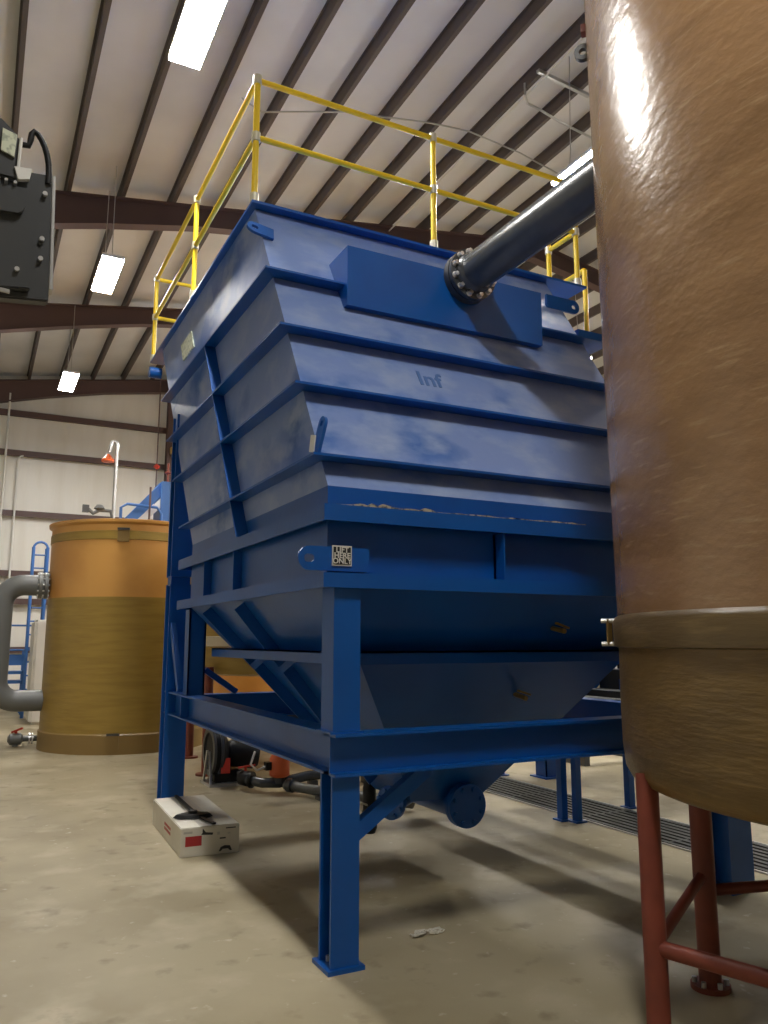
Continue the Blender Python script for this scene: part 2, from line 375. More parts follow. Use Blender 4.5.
lg=lug((1.83,3.76,1.99),(-1,0,0),(0,0,1),.40,.125,.02)
sg=MB().box(1.615,1.725,3.742,3.7495,1.955,2.06).build('lifting_sign','signwhite',lg); sg['label']='black and white lifting sign'
# black panel and lettering of the sign
MB().box(1.621,1.719,3.7395,3.742,1.962,2.053).build('sign_panel','signblack',lg)
for k_,wd in enumerate(('LIFT','HERE','ONLY')): text_mesh('lettering',wd,.040,'signwhite',lg,(1.67,3.7385,2.0365-.029*k_),(1,0,0),(0,0,1),.001)
lug((1.70,Yp(4.47)-.035,4.45),(-1,.0,.16),(.16,S*.9,1),.20,.12,.02)
lug((4.15,Yp(4.45)-.03,4.45),(1,0,0),(0,0,1),.36,.12,.02)
lz_=2.56; lg2=lug((1.565,Yp(lz_)-.055,lz_),(.10,-.34,.93),(0,.94,.34),.215,.085,.018)
mb=MB(); mb.obox((1.552,Yp(lz_)-.045,lz_+.065),(.003,0,0),(0,.032,.008),(0,-.012,.045)); mb.build('lifting_sign','signwhite',lg2)
# name plate on the left wall near the top
yA=lean_y(4.42,.60); mb=MB(); mb.prism([(1.606,yA,4.26),(1.606,yA+.42,4.26),(1.606,yA+.55,4.46),(1.606,yA+.13,4.46)],(.012,0,0)); pl=mb.build('name_plate','plate',T); pl['label']='pale green name plate'
# small brass sample valves on the hopper front
for f,z,dx_ in ((.60,1.65,.04),(.62,1.22,.0)):
    p=hf(f,z)+V((dx_,0,0)); MB().cyl(p,p+V((0,-.12,-.02)),.016,n=10).build('sample_valve','brass',T); MB().bar(p+V((-.05,-.1,.03)),p+V((.05,-.1,.0)),.018,.012).build('valve_handle','brass',T)
# handwriting wiped in the dust of the second panel
pz=3.30; nrm=V((0,-1,S)).normalized(); upv=V((0,S,1)).normalized()
text_mesh('handwriting','Inf',.19,'pinkwrite',T,V((2.58,Yp(3.29),3.29))+nrm*.003,V((1,0,0))*.98+upv*.02,upv,.001)
# little end bracket at the rear top corner
MB().cyl((1.50,8.62,4.50),(1.63,8.62,4.50),.06,n=16).build('rear_bracket','blue',T)

# ---------------------------------------------------------------- support frame
FR = thing('support_frame','blue steel column and beam frame carrying the leaning blue tank','frame',(2.95,5.6,0))
ZBm0,ZBm1 = .905,1.11
def column(x0,x1,y0,y1,z0,z1,base=True,fl='y'):
    c=MB().wcol(x0,x1,y0,y1,z0,z1,flange=fl).build('column','blue',FR,smooth=0)
    if base:
        p=MB().box(x0-.02,x1+.025,y0-.02,y1+.03,0,.02).build('base_plate','blue',c)
        for xx in (x0+.035,x1-.035):
            for yy in (y0+.04,y1-.04): MB().cyl((xx,yy,.02),(xx,yy,.045),.011,n=6).build('anchor_bolt','galv',p)
    return c
column(1.625,1.775,3.737,3.89,.02,ZBm0); 
cu=MB().wcol(1.625,1.775,3.737,3.89,ZBm1,1.845).box(1.625,1.633,3.753,3.874,ZBm1,1.845).build('column','blue',FR,smooth=0)
MB().box(1.605,1.79,3.72,3.905,ZBm1,ZBm1+.012).build('cap_plate','blue',cu)
column(4.35,4.56,3.70,3.92,.02,ZBm0); MB().wcol(4.36,4.53,3.737,3.89,ZBm1,1.845).build('column','blue',FR,smooth=0)
RYa,RYb=7.53,7.72
rc=column(1.60,1.80,RYa,RYb,.02,2.10); MB().wcol(1.60,1.80,RYa,RYb,2.17,3.75).build('column','blue',FR,smooth=0)
MB().box(1.61,1.79,RYa+.02,RYb-.02,2.09,2.18).build('splice_plate','blue',rc)
column(4.3,4.5,RYa,RYb,.02,2.10); MB().wcol(4.3,4.5,RYa,RYb,2.10,3.75).build('column','blue',FR,smooth=0)
for x0 in (1.655,4.2): MB().wcol(x0,x0+.15,6.95,7.10,ZBm1,1.845,flange='x').box(x0,x0+.15,6.95,6.958,ZBm1,1.845).build('column','blue',FR,smooth=0)
def beam(p,q): return MB().ibeam(p,q,ZBm1-ZBm0,.15).build('beam','blue',FR,smooth=0)
zc=(ZBm0+ZBm1)/2
beam((1.625,3.775,zc),(4.56,3.775,zc)); lb=beam((1.70,3.782,zc),(1.70,7.73,zc))
beam((4.45,3.85,zc),(4.45,7.73,zc)); beam((1.775,7.05,zc),(4.375,7.05,zc))
mb=MB(); mb.box(1.625,1.695,7.02,7.032,ZBm0+.014,ZBm1-.014); mb.build('web_stiffener','blue',lb)
# knee braces
MB().bar((1.70,3.93-.1,.55),(2.22,3.93-.1,.90),.06,.075).build('knee_brace','blue',FR)
MB().bar((1.64,7.53,1.72),(1.64,7.14,1.14),.05,.06).build('knee_brace','blue',FR)
MB().bar((1.83,7.05,1.32),(2.12,7.05,1.12),.045,.05).build('knee_brace','blue',FR)

# ---------------------------------------------------------------- guardrail
G = thing('guardrail','yellow pipe guardrail with pale fittings round the top of the blue tank','guardrail',(3.1,7.1,4.755))
RX0,RX1,RY0,RY1,ZB_,ZM_,ZT_ = 1.60,4.66,5.23,8.98,4.755,5.29,5.765
def post(x,y,z0=ZB_,z1=ZT_):
    p=MB().cyl((x,y,z0),(x,y,z1),.024,n=14).build('post','yellow',G)
    MB().cyl((x,y,z0),(x,y,z0+.075),.034,n=14).build('post_socket','fitting',p)
    for z in (ZM_,ZT_): 
        if z<=z1+.01: MB().lathe([(.006,-.04),(.034,-.034),(.034,.034),(.006,.04)],(x,y,z),(0,0,1),14).build('rail_fitting','fitting',p)
for x,y in ((RX0,RY0),(3.14,RY0),(RX1,RY0),(RX0,7.08),(RX0,RY1),(RX1,5.62),(RX1,RY1),(3.14,RY1)): post(x,y)
for z in (ZM_,ZT_):
    for p,q in (((RX0,RY0,z),(RX1,RY0,z)),((RX0,RY0,z),(RX0,RY1,z)),((RX0,RY1,z),(RX1,RY1,z)),((RX1,RY0,z),(RX1,5.62,z))):
        MB().cyl(p,q,.022,n=14).build('rail','yellow',G)

# ---------------------------------------------------------------- brown fibreglass tank on red legs
TC = V((3.922,2.034,0)); TR = 1.45
B = thing('fiberglass_tank','huge glossy brown fiberglass tank on red pipe legs, close to the camera','tank',TC)
mb=MB(); mb.lathe([(TR,1.60),(TR+.012,3.2),(TR+.026,5.6),(TR-.04,5.68),(.3,6.0)],TC,(0,0,1),128); mb.build('upper_shell','frp',B)
mb=MB(); mb.lathe([(.3,.80),(TR-.45,.90),(TR-.07,.925),(TR-.03,.945),(TR-.008,.985),(TR+.002,1.08),(TR+.004,1.3),(TR,1.60)],TC,(0,0,1),128); mb.build('lower_shell','frplow',B)
bd=MB().lathe([(TR-.01,1.535),(TR+.022,1.545),(TR+.026,1.665),(TR+.012,1.685),(TR-.01,1.70)],TC,(0,0,1),128,caps=False).build('band','frpband',B)
tl=V((-.80,.60,0)).normalized()
tang=V((-TC.y*0-.0,0,0))
pL=TC+V((-.684,.73,0)).normalized()*(TR+.015)
dL=V((-.684,.73,0)).normalized()
for z in (1.555,1.672): MB().cyl(pL+V((0,0,z)),pL+dL*.07+V((0,0,z)),.012,n=8).build('band_bolt','galv',bd)
MB().bar(pL+dL*.03+V((0,0,1.55)),pL+dL*.03+V((0,0,1.68)),.03,.012).build('band_clamp','tankband',bd)
def leg(x,y,r,ztop,tx=None,ty=None):
    l=MB().cyl((x,y,.02),(tx or x,ty or y,ztop),r,n=24).build('leg','redleg',B)
    p=MB().lathe([(r*1.75,0),(r*1.75,.022)],(x,y,0),(0,0,1),28).build('foot_plate','redleg',l)
    for j in range(6): MB().cyl((x+r*1.38*math.cos(j*PI/3+.3),y+r*1.38*math.sin(j*PI/3+.3),.022),(x+r*1.38*math.cos(j*PI/3+.3),y+r*1.38*math.sin(j*PI/3+.3),.045),.012,n=6).build('anchor_bolt','galv',p)
l1=(2.537,2.555); l2=(3.12,2.81); l3=(3.05,1.15); l4=(5.0,2.35); l5=(4.6,.9)
leg(*l1,.047,1.0,2.65,2.668); leg(*l2,.05,.98); leg(*l3,.052,.98); leg(*l4,.05,.98); leg(*l5,.05,.98)
def brace(p,q,r=.03): MB().cyl(p,q,r,n=14).build('brace','redleg',B)
brace((2.57,2.59,.335),(*l3,.335),.032); brace((*l2,.42),(*l4,.42),.026); brace((2.57,2.59,.335),(*l2,.50),.024); brace((*l3,.3),(*l5,.3)); brace((*l5,.3),(*l4,.42))
# lifting eye near the top of the shell
pe=TC+V((-.70,.714,0))*TR
ey=MB().ring(pe+dL*.045+V((0,0,4.93)),dL.cross(V((0,0,1))),.05,.022,.03,20).build('lifting_eye','blackpaint',B)
MB().bar(pe+V((0,0,5.06)),pe+dL*.05+V((0,0,5.06)),.05,.05).build('lifting_bracket','redleg',B)

# ---------------------------------------------------------------- inlet pipe
PX,PZ,PRr = 3.07,4.235,.138
P = thing('inlet_pipe','thick dark grey pipe from the blue box to the brown tank','pipe',(PX,4.64,PZ-.19))
MB().cyl((PX,4.60,PZ),(PX,3.06,PZ),PRr,n=40).build('pipe_barrel','pvcgrey',P)
MB().lathe([(PRr,0),(PRr+.018,.02),(PRr+.018,.09),(PRr,.12)],(PX,4.60,PZ),(0,-1,0),40,caps=False).build('pipe_collar','pvcgrey',P)
fl=MB().ring((PX,4.585,PZ),(0,-1,0),.195,PRr-.01,.035,40).build('flange','pvcgrey',P)
MB().ring((PX,4.655,PZ),(0,-1,0),.195,PRr-.02,.06,40).build('flange','blackpaint',P)
for j in range(12):
    a=2*PI*(j+.5)/12; x,z=PX+.168*math.cos(a),PZ+.168*math.sin(a)
    MB().cyl((x,4.55,z),(x,4.515,z),.017,n=6).ring((x,4.552,z),(0,-1,0),.024,.01,.006,12).build('bolt','bolt',fl)

# ---------------------------------------------------------------- carton and floor tool
CB = thing('cardboard_box','white carton with red print lying on the floor under the blue frame','box',(1.70,6.72,0))
def cb(x,y,z): # local carton coordinates, slightly turned
    a=math.radians(-2.0); x-=.225; y-=.61; return V((1.70+x*math.cos(a)-y*math.sin(a),6.72+x*math.sin(a)+y*math.cos(a),z))
W_,L_,H_=.44,1.24,.207
mb=MB(); mb.hexa([cb(0,0,0),cb(W_,0,0),cb(W_,L_,0),cb(0,L_,0)],[cb(0,0,H_),cb(W_,0,H_),cb(W_,L_,H_),cb(0,L_,H_)]); mb.build('carton_body','carton',CB,bevel=.006)
def decal(face,u0,u1,v0,v1,name,m,t=.0015):
    mb=MB()
    if face=='end': mb.hexa([cb(u0,-t,v0),cb(u1,-t,v0),cb(u1,.002,v0),cb(u0,.002,v0)],[cb(u0,-t,v1),cb(u1,-t,v1),cb(u1,.002,v1),cb(u0,.002,v1)])
    elif face=='side': mb.hexa([cb(-t,u0,v0),cb(.002,u0,v0),cb(.002,u1,v0),cb(-t,u1,v0)],[cb(-t,u0,v1),cb(.002,u0,v1),cb(.002,u1,v1),cb(-t,u1,v1)])
    else: mb.hexa([cb(u0,v0,H_-.002),cb(u1,v0,H_-.002),cb(u1,v1,H_-.002),cb(u0,v1,H_-.002)],[cb(u0,v0,H_+t),cb(u1,v0,H_+t),cb(u1,v1,H_+t),cb(u0,v1,H_+t)])
    return mb.build(name,m,CB)
decal('top',.145,.285,.0,L_,'packing_tape','tape')
decal('end',.035,.155,.075,.145,'red_label','redprint')
MB_=decal('end',.02,.085,.165,.180,'printed_mark','tape'); decal('end',.335,.41,.178,.186,'printed_mark','darkprint'); decal('end',.29,.335,.108,.118,'printed_mark','darkprint'); decal('end',.27,.29,.14,.16,'printed_mark','tape'); decal('end',.35,.37,.14,.15,'printed_mark','tape')
mb=MB(); mb.prism([cb(.15,-.0015,.150),cb(.235,-.0015,.143),cb(.24,-.0015,.158),cb(.185,-.0015,.165),cb(.165,-.0015,.19),cb(.16,-.0015,.19),cb(.16,-.0015,.163)],(0,.003,0)); mb.build('printed_picture','darkprint',CB)
mb=MB(); mb.prism([cb(.285,-.0015,.02),cb(.30,-.0015,.05),cb(.33,-.0015,.06),cb(.37,-.0015,.055),cb(.385,-.0015,.02),cb(.37,-.0015,.02),cb(.355,-.0015,.035),cb(.315,-.0015,.035),cb(.30,-.0015,.02)],(0,.003,0)); mb.build('printed_picture','darkprint',CB)
for k_ in range(2):
    for j in range(5): decal('side',.40+.055*j,.44+.055*j,.11-.035*k_,.132-.035*k_,'red_lettering','redprint')
FT = thing('floor_tool','flat black floor cleaning head with a black strap lying on the white carton','cleaning tool',(1.69,6.72,H_+.002))
mb=MB(); pts=[(.00,.36),(.05,.29),(.17,.25),(.26,.26),(.31,.31),(.30,.37),(.235,.41),(.20,.46),(.14,.45),(.06,.41)]
zt_=H_+.0045
mb.hexa([cb(x,y,zt_) for x,y in pts],[cb(.165+(x-.165)*.82,.35+(y-.35)*.82,zt_+.026) for x,y in pts]); mb.build('head','black',FT,bevel=.004)
MB().bar(cb(.19,.42,zt_+.012),cb(.19,L_-.02,zt_+.008),.028,.013).build('strap','black',FT); MB().bar(cb(.20,.27,zt_+.01),cb(.25,.015,zt_+.007),.028,.012).build('strap','black',FT)
MB().lathe([(.038,0),(.034,.02),(.012,.026)],cb(.16,.36,zt_+.025),(0,0,1),18).build('swivel_hub','black',FT)

# clear wrap scrap and crumbs on the floor
mb=MB()
for k_ in range(3):
    pts=[]
    for j in range(26):
        a=j*.85+k_; pts.append((2.25+.035*math.cos(a)*(1+.5*math.sin(j*1.3))+(.0 if k_<2 else .1),3.985+.03*math.sin(a*1.1+k_),.007+.012*abs(math.sin(j*.9))))
    mb.tube(pts,.004,5)
mb.build('plastic_scrap','plasticwrap'); tag(bpy.context.scene.objects['plastic_scrap'],'crumpled clear plastic scrap on the concrete floor under the blue frame','scrap')

# ---------------------------------------------------------------- trench drain
TD = thing('trench_drain','long dark slotted drain grate set in the floor behind the blue frame','drain',(5.3,7.5,0))
MB().box(4.93,5.58,3.75,9.0,-.0,.004).build('trench','trench',TD)
mb=MB()
for j in range(8): mb.box(4.94+.081*j,4.985+.081*j,3.75,9.0,.003,.014)
for j in range(6): mb.box(4.93,5.58,3.75+j*1.04,3.78+j*1.04,.003,.012)
mb.build('grate','grate',TD)
for x in (4.912,5.58): MB().box(x,x+.018,3.75,9.0,0,.012).build('edge_angle','galv',TD)

# ---------------------------------------------------------------- orange tank at the left
FC=V((2.17,13.08,0)); FRr=1.22
O=thing('storage_tank','round orange and olive fiberglass tank standing left of the blue frame','tank',FC)
MB().lathe([(FRr,2.20),(FRr,3.26),(FRr+.045,3.29),(FRr+.05,3.33),(FRr-.03,3.345),(.4,3.38)],FC,(0,0,1),96).build('upper_shell','tankup',O)
MB().lathe([(FRr,.0),(FRr,2.20)],FC,(0,0,1),96).build('lower_shell','tanklow',O)
b1=MB().lathe([(FRr-.01,3.03),(FRr+.012,3.04),(FRr+.012,3.16),(FRr-.01,3.17)],FC,(0,0,1),96,caps=False).build('band','tanklow',O)
b2=MB().lathe([(FRr-.01,.0),(FRr+.02,.0),(FRr+.02,.26),(FRr-.01,.29)],FC,(0,0,1),96,caps=False).build('band','tankband',O)
def on_tank(ax,r=FRr+.02): # angle from the camera-facing side
    base=math.atan2(-FC.y,-FC.x)+ax; return FC+V((math.cos(base),math.sin(base),0))*r, V((math.cos(base),math.sin(base),0))
for (z0,z1,b_) in ((3.0,3.2,b1),(.08,.29,b2)):
    p,d=on_tank(-.12); MB().bar(p+V((0,0,z0)),p+V((0,0,z1)),.16,.03,up=d).build('tie_down_lug','tankband',b_)
    MB().bar(p+V((0,0,z1-.03))+d*.01,p+V((0,0,z1))+d*.01,.17,.05,up=d).build('tie_down_lug','blackpaint',b_)
# big grey pipe loop into the tank
GP=thing('pipe_loop','large grey pipe loop at the left edge leading into the orange tank','pipe',(.36,13.05,0))
def gp(x,z): return V((x,13.05,z))
r=.155
MB().tube([gp(.92,2.40)]+arc(gp(.62,2.10),(0,0,1),(-1,0,0),.30,8)+arc(gp(.62,1.0),(-1,0,0),(0,0,-1),.30,8)+[gp(1.0,.70)],r,28).build('pipe_barrel','pvcmid',GP)
MB().ring(gp(.80,2.40),(1,0,0),.20,r-.005,.05,28).build('flange','pvcmid',GP)
f2=MB().ring(gp(.88,2.40),(1,0,0),.20,r-.005,.05,28).build('flange','pvcmid',GP)
for j in range(12):
    a=2*PI*j/12; MB().cyl((.78,13.05+.178*math.cos(a),2.40+.178*math.sin(a)),(.95,13.05+.178*math.cos(a),2.40+.178*math.sin(a)),.013,n=6).build('bolt','bolt',f2)
MB().ring(gp(.321,1.95),(0,0,1),.185,r-.004,.03,28).ring(gp(.321,1.2),(0,0,1),.185,r-.004,.03,28).build('coupling','pvcmid',GP) if False else None
# pipe foot so that the loop stands on the floor
MB().box(.25,.40,12.98,13.12,0,.62).build('pipe_support','pvcmid',GP)
# drain valve at the floor
DV=thing('drain_valve','small grey floor valve with a red handle beside the orange tank','valve',(.78,13.55,0))
MB().cyl((.55,13.5,.11),(1.02,13.5,.11),.045,n=16).build('pipe_stub','pvcmid',DV)
MB().lathe([(.05,0),(.085,.02),(.085,.17),(.05,.2)],(.56,13.5,.11),(1,0,0),20).cyl((.66,13.5,0),(.66,13.5,.1),.04).build('valve_body','pvcmid',DV)
MB().ring((.84,13.5,.11),(1,0,0),.085,.02,.02,20).ring((.88,13.5,.11),(1,0,0),.085,.02,.02,20).build('flange','bolt',DV)
MB().bar((.60,13.5,.21),(.75,13.46,.27),.04,.03).cyl((.66,13.5,.18),(.66,13.5,.235),.02,n=10).build('handle','redplastic',DV)

# white tote, blue rack and ladder near the end wall
TT=thing('white_tote','tall white plastic tank half hidden behind the orange tank','tank',(1.62,17.3,0))
mb=MB().box(1.02,2.2,16.8,17.9,.0,1.98); mb.build('tote_body','white',TT,bevel=.05)
MB().lathe([(.2,0),(.2,.07),(.16,.09)],(1.6,17.3,1.98),(0,0,1),24).build('lid','white',TT)
BR=thing('storage_rack','low blue storage rack by the end wall at the left','rack',(.7,19.4,0))
for x in (.22,1.0):
    for y in (19.2,19.7): MB().box(x-.03,x+.03,y-.03,y+.03,0,1.35).build('upright','bluebg',BR)
MB().box(.19,1.03,19.16,19.2,1.05,1.28).build('header','bluebg',BR)
for z in (.86,.66,.44,.38): MB().box(.19,1.03,19.17,19.73,z,z+.06).build('shelf','bluebg',BR)
LD=thing('blue_ladder','tall narrow blue ladder cage behind the grey pipe flange','ladder',(1.12,18.4,0))
for x,y in ((.98,18.3),(1.26,18.3),(1.26,18.6)): MB().cyl((x,y,0),(x,y,3.55),.035,n=10).build('rail','bluebg',LD)
for j in range(12): MB().cyl((.98,18.3,.3+.28*j),(1.26,18.3,.3+.28*j),.016,n=8).build('rung','bluebg',LD)
MB().tube([(.98,18.3,3.5)]+arc((1.12,18.3,3.52),(-1,0,0),(0,0,1),.14,8,0,PI),.025,10).build('top_loop','bluebg',LD)
WR=thing('wall_rail','thin blue horizontal railing in front of the end wall at the left','railing',(.9,18.9,0))
for z in (1.90,1.38): MB().cyl((.05,18.9,z),(1.9,18.9,z),.02,n=10).build('rail','bluebg',WR)
for x in (.1,1.85): MB().cyl((x,18.9,0),(x,18.9,1.9),.022,n=10).build('post','bluebg',WR)

# conduits on the end wall
for nm,x,zt2,lab in (('a',.36,7.9,'long thin white conduit running full height up the end wall'),('b',.66,6.25,'shorter thin white conduit with a bend at its top on the end wall')):
    t=MB().tube([(x,YB-.24,0),(x,YB-.24,zt2-.1)]+([(x,YB-.24,zt2)] if nm=='a' else arc((x+.12,YB-.24,zt2-.1),(-1,0,0),(0,0,1),.12,5)),.028,8).build('conduit','white')
    tag(t,lab,'conduit')
# pull rod with red valve on the end wall side
t=thing('hanging_rod','thin hanging rod with a small red valve before the end wall','rod',(3.895,20.6,4.2)); MB().cyl((3.895,20.6,4.2),(3.895,20.6,roof(3.895)-.19),.016,n=8).build('rod','redsteel',t); MB().lathe([(.0,-.09),(.09,0),(.0,.09)],(3.895,20.6,6.05),(0,0,1),10).build('valve','redplastic',t)

# safety shower post behind the orange tank
SH=thing('safety_shower','tall pale post with an orange shower head behind the orange tank','shower',(2.30,15.0,0))
MB().tube([(2.10,15.0,0),(2.10,15.0,5.17)]+arc((2.04,15.0,5.17),(1,0,0),(0,0,1),.06,5,0,PI*.6)+[(1.97,15.0,5.02)],.035,10).build('post','galv',SH)
MB().lathe([(.02,.10),(.06,.06),(.115,-.01),(.11,-.045),(.02,-.045)],(1.95,15.0,4.88),(0,0,1),20).build('shower_head','orange',SH)
MB().tube([(1.66,15.0,3.93),(1.75,15.0,3.86),(1.85,15.0,3.92),(2.05,15.0,3.92),(2.10,15,3.75)],.035,8).lathe([(.05,0),(.10,.03),(.05,.1)],(1.85,15,3.92),(0,0,1),12).build('valve_branch','pvcmid',SH)
MB().box(1.56,1.67,14.95,15.05,3.87,4.0).build('valve_box','blackpaint',SH)
# blue sloping conveyor beyond
CV=thing('conveyor','blue sloping conveyor with a railing rising behind the orange tank','conveyor',(3.5,17.2,0))
MB().bar((2.70,17.2,4.05),(3.40,17.2,4.86),.6,.2).build('trough','bluebg',CV); MB().bar((2.85,16.88,3.98),(3.45,16.88,4.62),.03,.14).build('side_panel','galv',CV)
MB().box(3.30,3.75,16.8,17.6,3.9,4.92).build('head_box','bluebg',CV)
for x,y,z in ((2.8,17.0,4.1),(2.8,17.45,4.1),(3.4,17.0,3.95),(3.65,17.45,3.95)): MB().box(x-.04,x+.04,y-.04,y+.04,0,z).build('leg','bluebg',CV)
MB().tube([(2.48,16.7,3.2),(2.48,16.7,4.28),(2.60,16.7,4.36),(3.2,16.7,4.33),(3.3,16.7,4.2),(3.3,16.7,3.2)],.03,8).build('railing','bluebg',CV); MB().box(2.40,3.45,16.6,17.5,3.13,3.2).build('walkway','bluebg',CV)
MB().cyl((3.05,16.68,3.2),(3.05,16.68,4.75),.022,n=8).build('red_rod','redsteel',CV)
MB().cyl((3.45,16.95,4.92),(3.45,16.95,5.35),.022,n=10).lathe([(.03,0),(.08,.04),(.03,.08)],(3.45,16.95,5.1),(0,0,1),10).build('red_valve','redleg',CV)
wl=thing('wall_lamp','small amber lamp on the dark red wall column','lamp',(4.48,21.55,6.55)); MB().box(4.42,4.56,21.5,21.64,6.65,6.85).build('lamp_body','brass',wl,bevel=.02); MB().cyl((4.49,21.57,6.55),(4.49,21.57,6.66),.04,n=12).build('bracket','blackpaint',wl)

# ---------------------------------------------------------------- raised tank on red legs behind the frame
RC=V((3.92,10.35,0)); RR=1.45
R_=thing('raised_tank','olive fiberglass tank raised on red legs behind the blue frame','tank',RC)
MB().lathe([(RR-.3,1.14),(RR-.05,1.17),(RR,1.24),(RR,3.2),(RR-.1,3.3),(.3,3.4)],RC,(0,0,1),72).build('shell','tanklow',R_)
MB().lathe([(RR-.01,1.50),(RR+.03,1.51),(RR+.03,1.62),(RR-.01,1.63)],RC,(0,0,1),72,caps=False).build('band','cream',R_)
for x,y in ((2.56,9.65),(2.72,11.15),(5.2,9.65),(5.1,11.2)):
    l=MB().cyl((x,y,.02),(x,y,1.26),.055,n=16).build('leg','redleg',R_); MB().lathe([(.12,0),(.12,.022)],(x,y,0),(0,0,1),20).build('foot_plate','redleg',l)
AC=V((5.5,15.2,0)); A_=thing('amber_tank','orange tank standing far behind the red legged tank','tank',AC)
MB().lathe([(1.62,0),(1.62,3.4),(1.55,3.5),(.3,3.6)],AC,(0,0,1),72).build('shell','tankup',A_); MB().lathe([(1.61,0),(1.65,0),(1.65,.25),(1.61,.27)],AC,(0,0,1),72,caps=False).build('band','tankband',A_)

# ---------------------------------------------------------------- pump, valve and floor piping
PU=thing('black_pump','black motor pump with a red tag standing on the floor behind the frame','pump',(2.6,9.0,0))
px,py=2.60,9.0
MB().lathe([(.10,-.02),(.235,.0),(.25,.03),(.25,.09),(.20,.13),(.12,.18)],(px-.16,py,.36),(1,0,0),36).build('volute','black',PU)
MB().ring((px-.19,py,.36),(1,0,0),.26,.20,.03,36).ring((px-.11,py,.36),(1,0,0),.265,.2,.03,36).build('clamp_ring','blackpaint',PU)
MB().lathe([(.12,0),(.15,.04),(.15,.30),(.11,.36)],(px+.02,py,.34),(.8,-.2,-.12),28).build('motor','black',PU)
MB().box(px-.14,px+.14,py-.12,py+.15,.03,.16).build('pedestal','black',PU,bevel=.01); MB().box(px-.22,px+.28,py-.2,py+.2,0,.03).build('base_plate','galv',PU)
for yy in (-.17,.13): MB().bar((px-.20,py+yy,.03),(px-.19,py+yy*.3,.36),.02,.03).build('strut','galv',PU)
MB().box(px-.10,px+.0,py-.215,py-.2,.14,.30).build('red_tag','redplastic',PU)
FP=thing('floor_piping','dark grey floor piping running from the pump under the hopper','pipe',(3.5,8.9,0))
MB().tube([(px+.12,py-.2,.12),(2.70,8.5,.11),(2.80,8.28,.10),(2.96,8.2,.10),(3.3,8.25,.14),(4.4,8.35,.14)],.052,14).build('pipe_barrel','pvcgrey',FP)
MB().tube([(3.0,8.12,.09),(3.16,7.85,.075),(3.34,7.5,.075),(3.75,6.75,.075)],.05,14).build('pipe_barrel','pvcmid',FP); MB().lathe([(.07,0),(.07,.06)],(3.02,8.08,.09),(.45,-.85,0),16).build('elbow','pvcgrey',FP)
for x,y in ((2.72,8.44),(3.5,8.27)): MB().lathe([(.085,0),(.085,.03)],(x,y,.115),(.5,-.5,0) if x<3 else (1,.1,0),18).build('flange','black',FP)
for a_,b_,c_,d_,e_ in ((3.17,3.31,7.6,7.72,.03),(4.0,4.1,8.28,8.40,.09),(3.32,3.40,8.2,8.32,.09)): MB().box(a_,b_,c_,d_,0,e_).build('pipe_saddle','blackpaint',FP)
MB().tube([(2.72,8.3,.42),(2.66,8.25,.30),(2.72,8.22,.24),(2.82,8.2,.28)],.012,8).build('air_line','white',FP)
OV=thing('orange_valve','orange valve actuator on the grey floor piping beside the pump','valve',(2.96,8.2,.16))
MB().lathe([(.08,0),(.105,.02),(.105,.19),(.08,.24),(.03,.26)],(2.96,8.2,.16),(0,0,1),24).build('actuator','orange',OV,bevel=0); MB().cyl((2.96,8.2,.10),(2.96,8.2,.17),.06,n=14).build('valve_neck','blackpaint',OV)
MB().box(2.80,2.86,8.16,8.24,.24,.32).build('position_switch','black',OV)
RV=thing('red_lever_valve','dark pipe valve with a red lever between pump and orange valve','valve',(2.66,8.62,.05)); MB().lathe([(.05,-.09),(.08,-.05),(.08,.05),(.05,.09)],(2.70,8.55,.115),(.3,-1,0),18).build('valve_body','black',RV); MB().bar((2.62,8.56,.225),(2.80,8.53,.25),.03,.015).cyl((2.70,8.55,.175),(2.70,8.55,.235),.015,n=8).build('lever','redplastic',RV)
# darker header pipe seen over the side beam
HP=thing('header_pipe','black header pipe with pale couplings behind the side beam','pipe',(3.3,7.9,0)); MB().cyl((2.45,8.15,.935),(3.6,8.15,.935),.04,n=12).build('pipe_barrel','black',HP); MB().cyl((2.8,8.05,.80),(3.5,8.05,.80),.05,n=12).build('pipe_barrel','blackpaint',HP)
for x in (2.80,3.2): MB().cyl((x,8.05,.80),(x+.09,8.05,.80),.062,n=12).build('coupling','white',HP)
MB().cyl((3.5,8.05,.0),(3.5,8.05,.98),.04,n=12).bar((3.5,8.05,.93),(3.5,8.2,.93),.05,.05).build('stand_pipe','black',HP)
# hanging black hose under the hopper
DH=thing('drain_hose','thick black hose hanging under the blue hopper behind the knee brace','hose',(2.6,5.35,0)); MB().tube([(3.0,5.78,.56),(2.88,5.74,.60),(2.82,5.72,.56),(2.80,5.72,.45),(2.80,5.72,.24)],.05,14).build('hose','black',DH); MB().lathe([(.05,.30),(.06,.26),(.062,.16),(.045,.12)],(2.80,5.72,0),(0,0,1),16).build('hose_end','black',DH); MB().bar((2.77,5.69,.33),(2.70,5.66,.36),.012,.012).build('hose_clip','galv',DH)

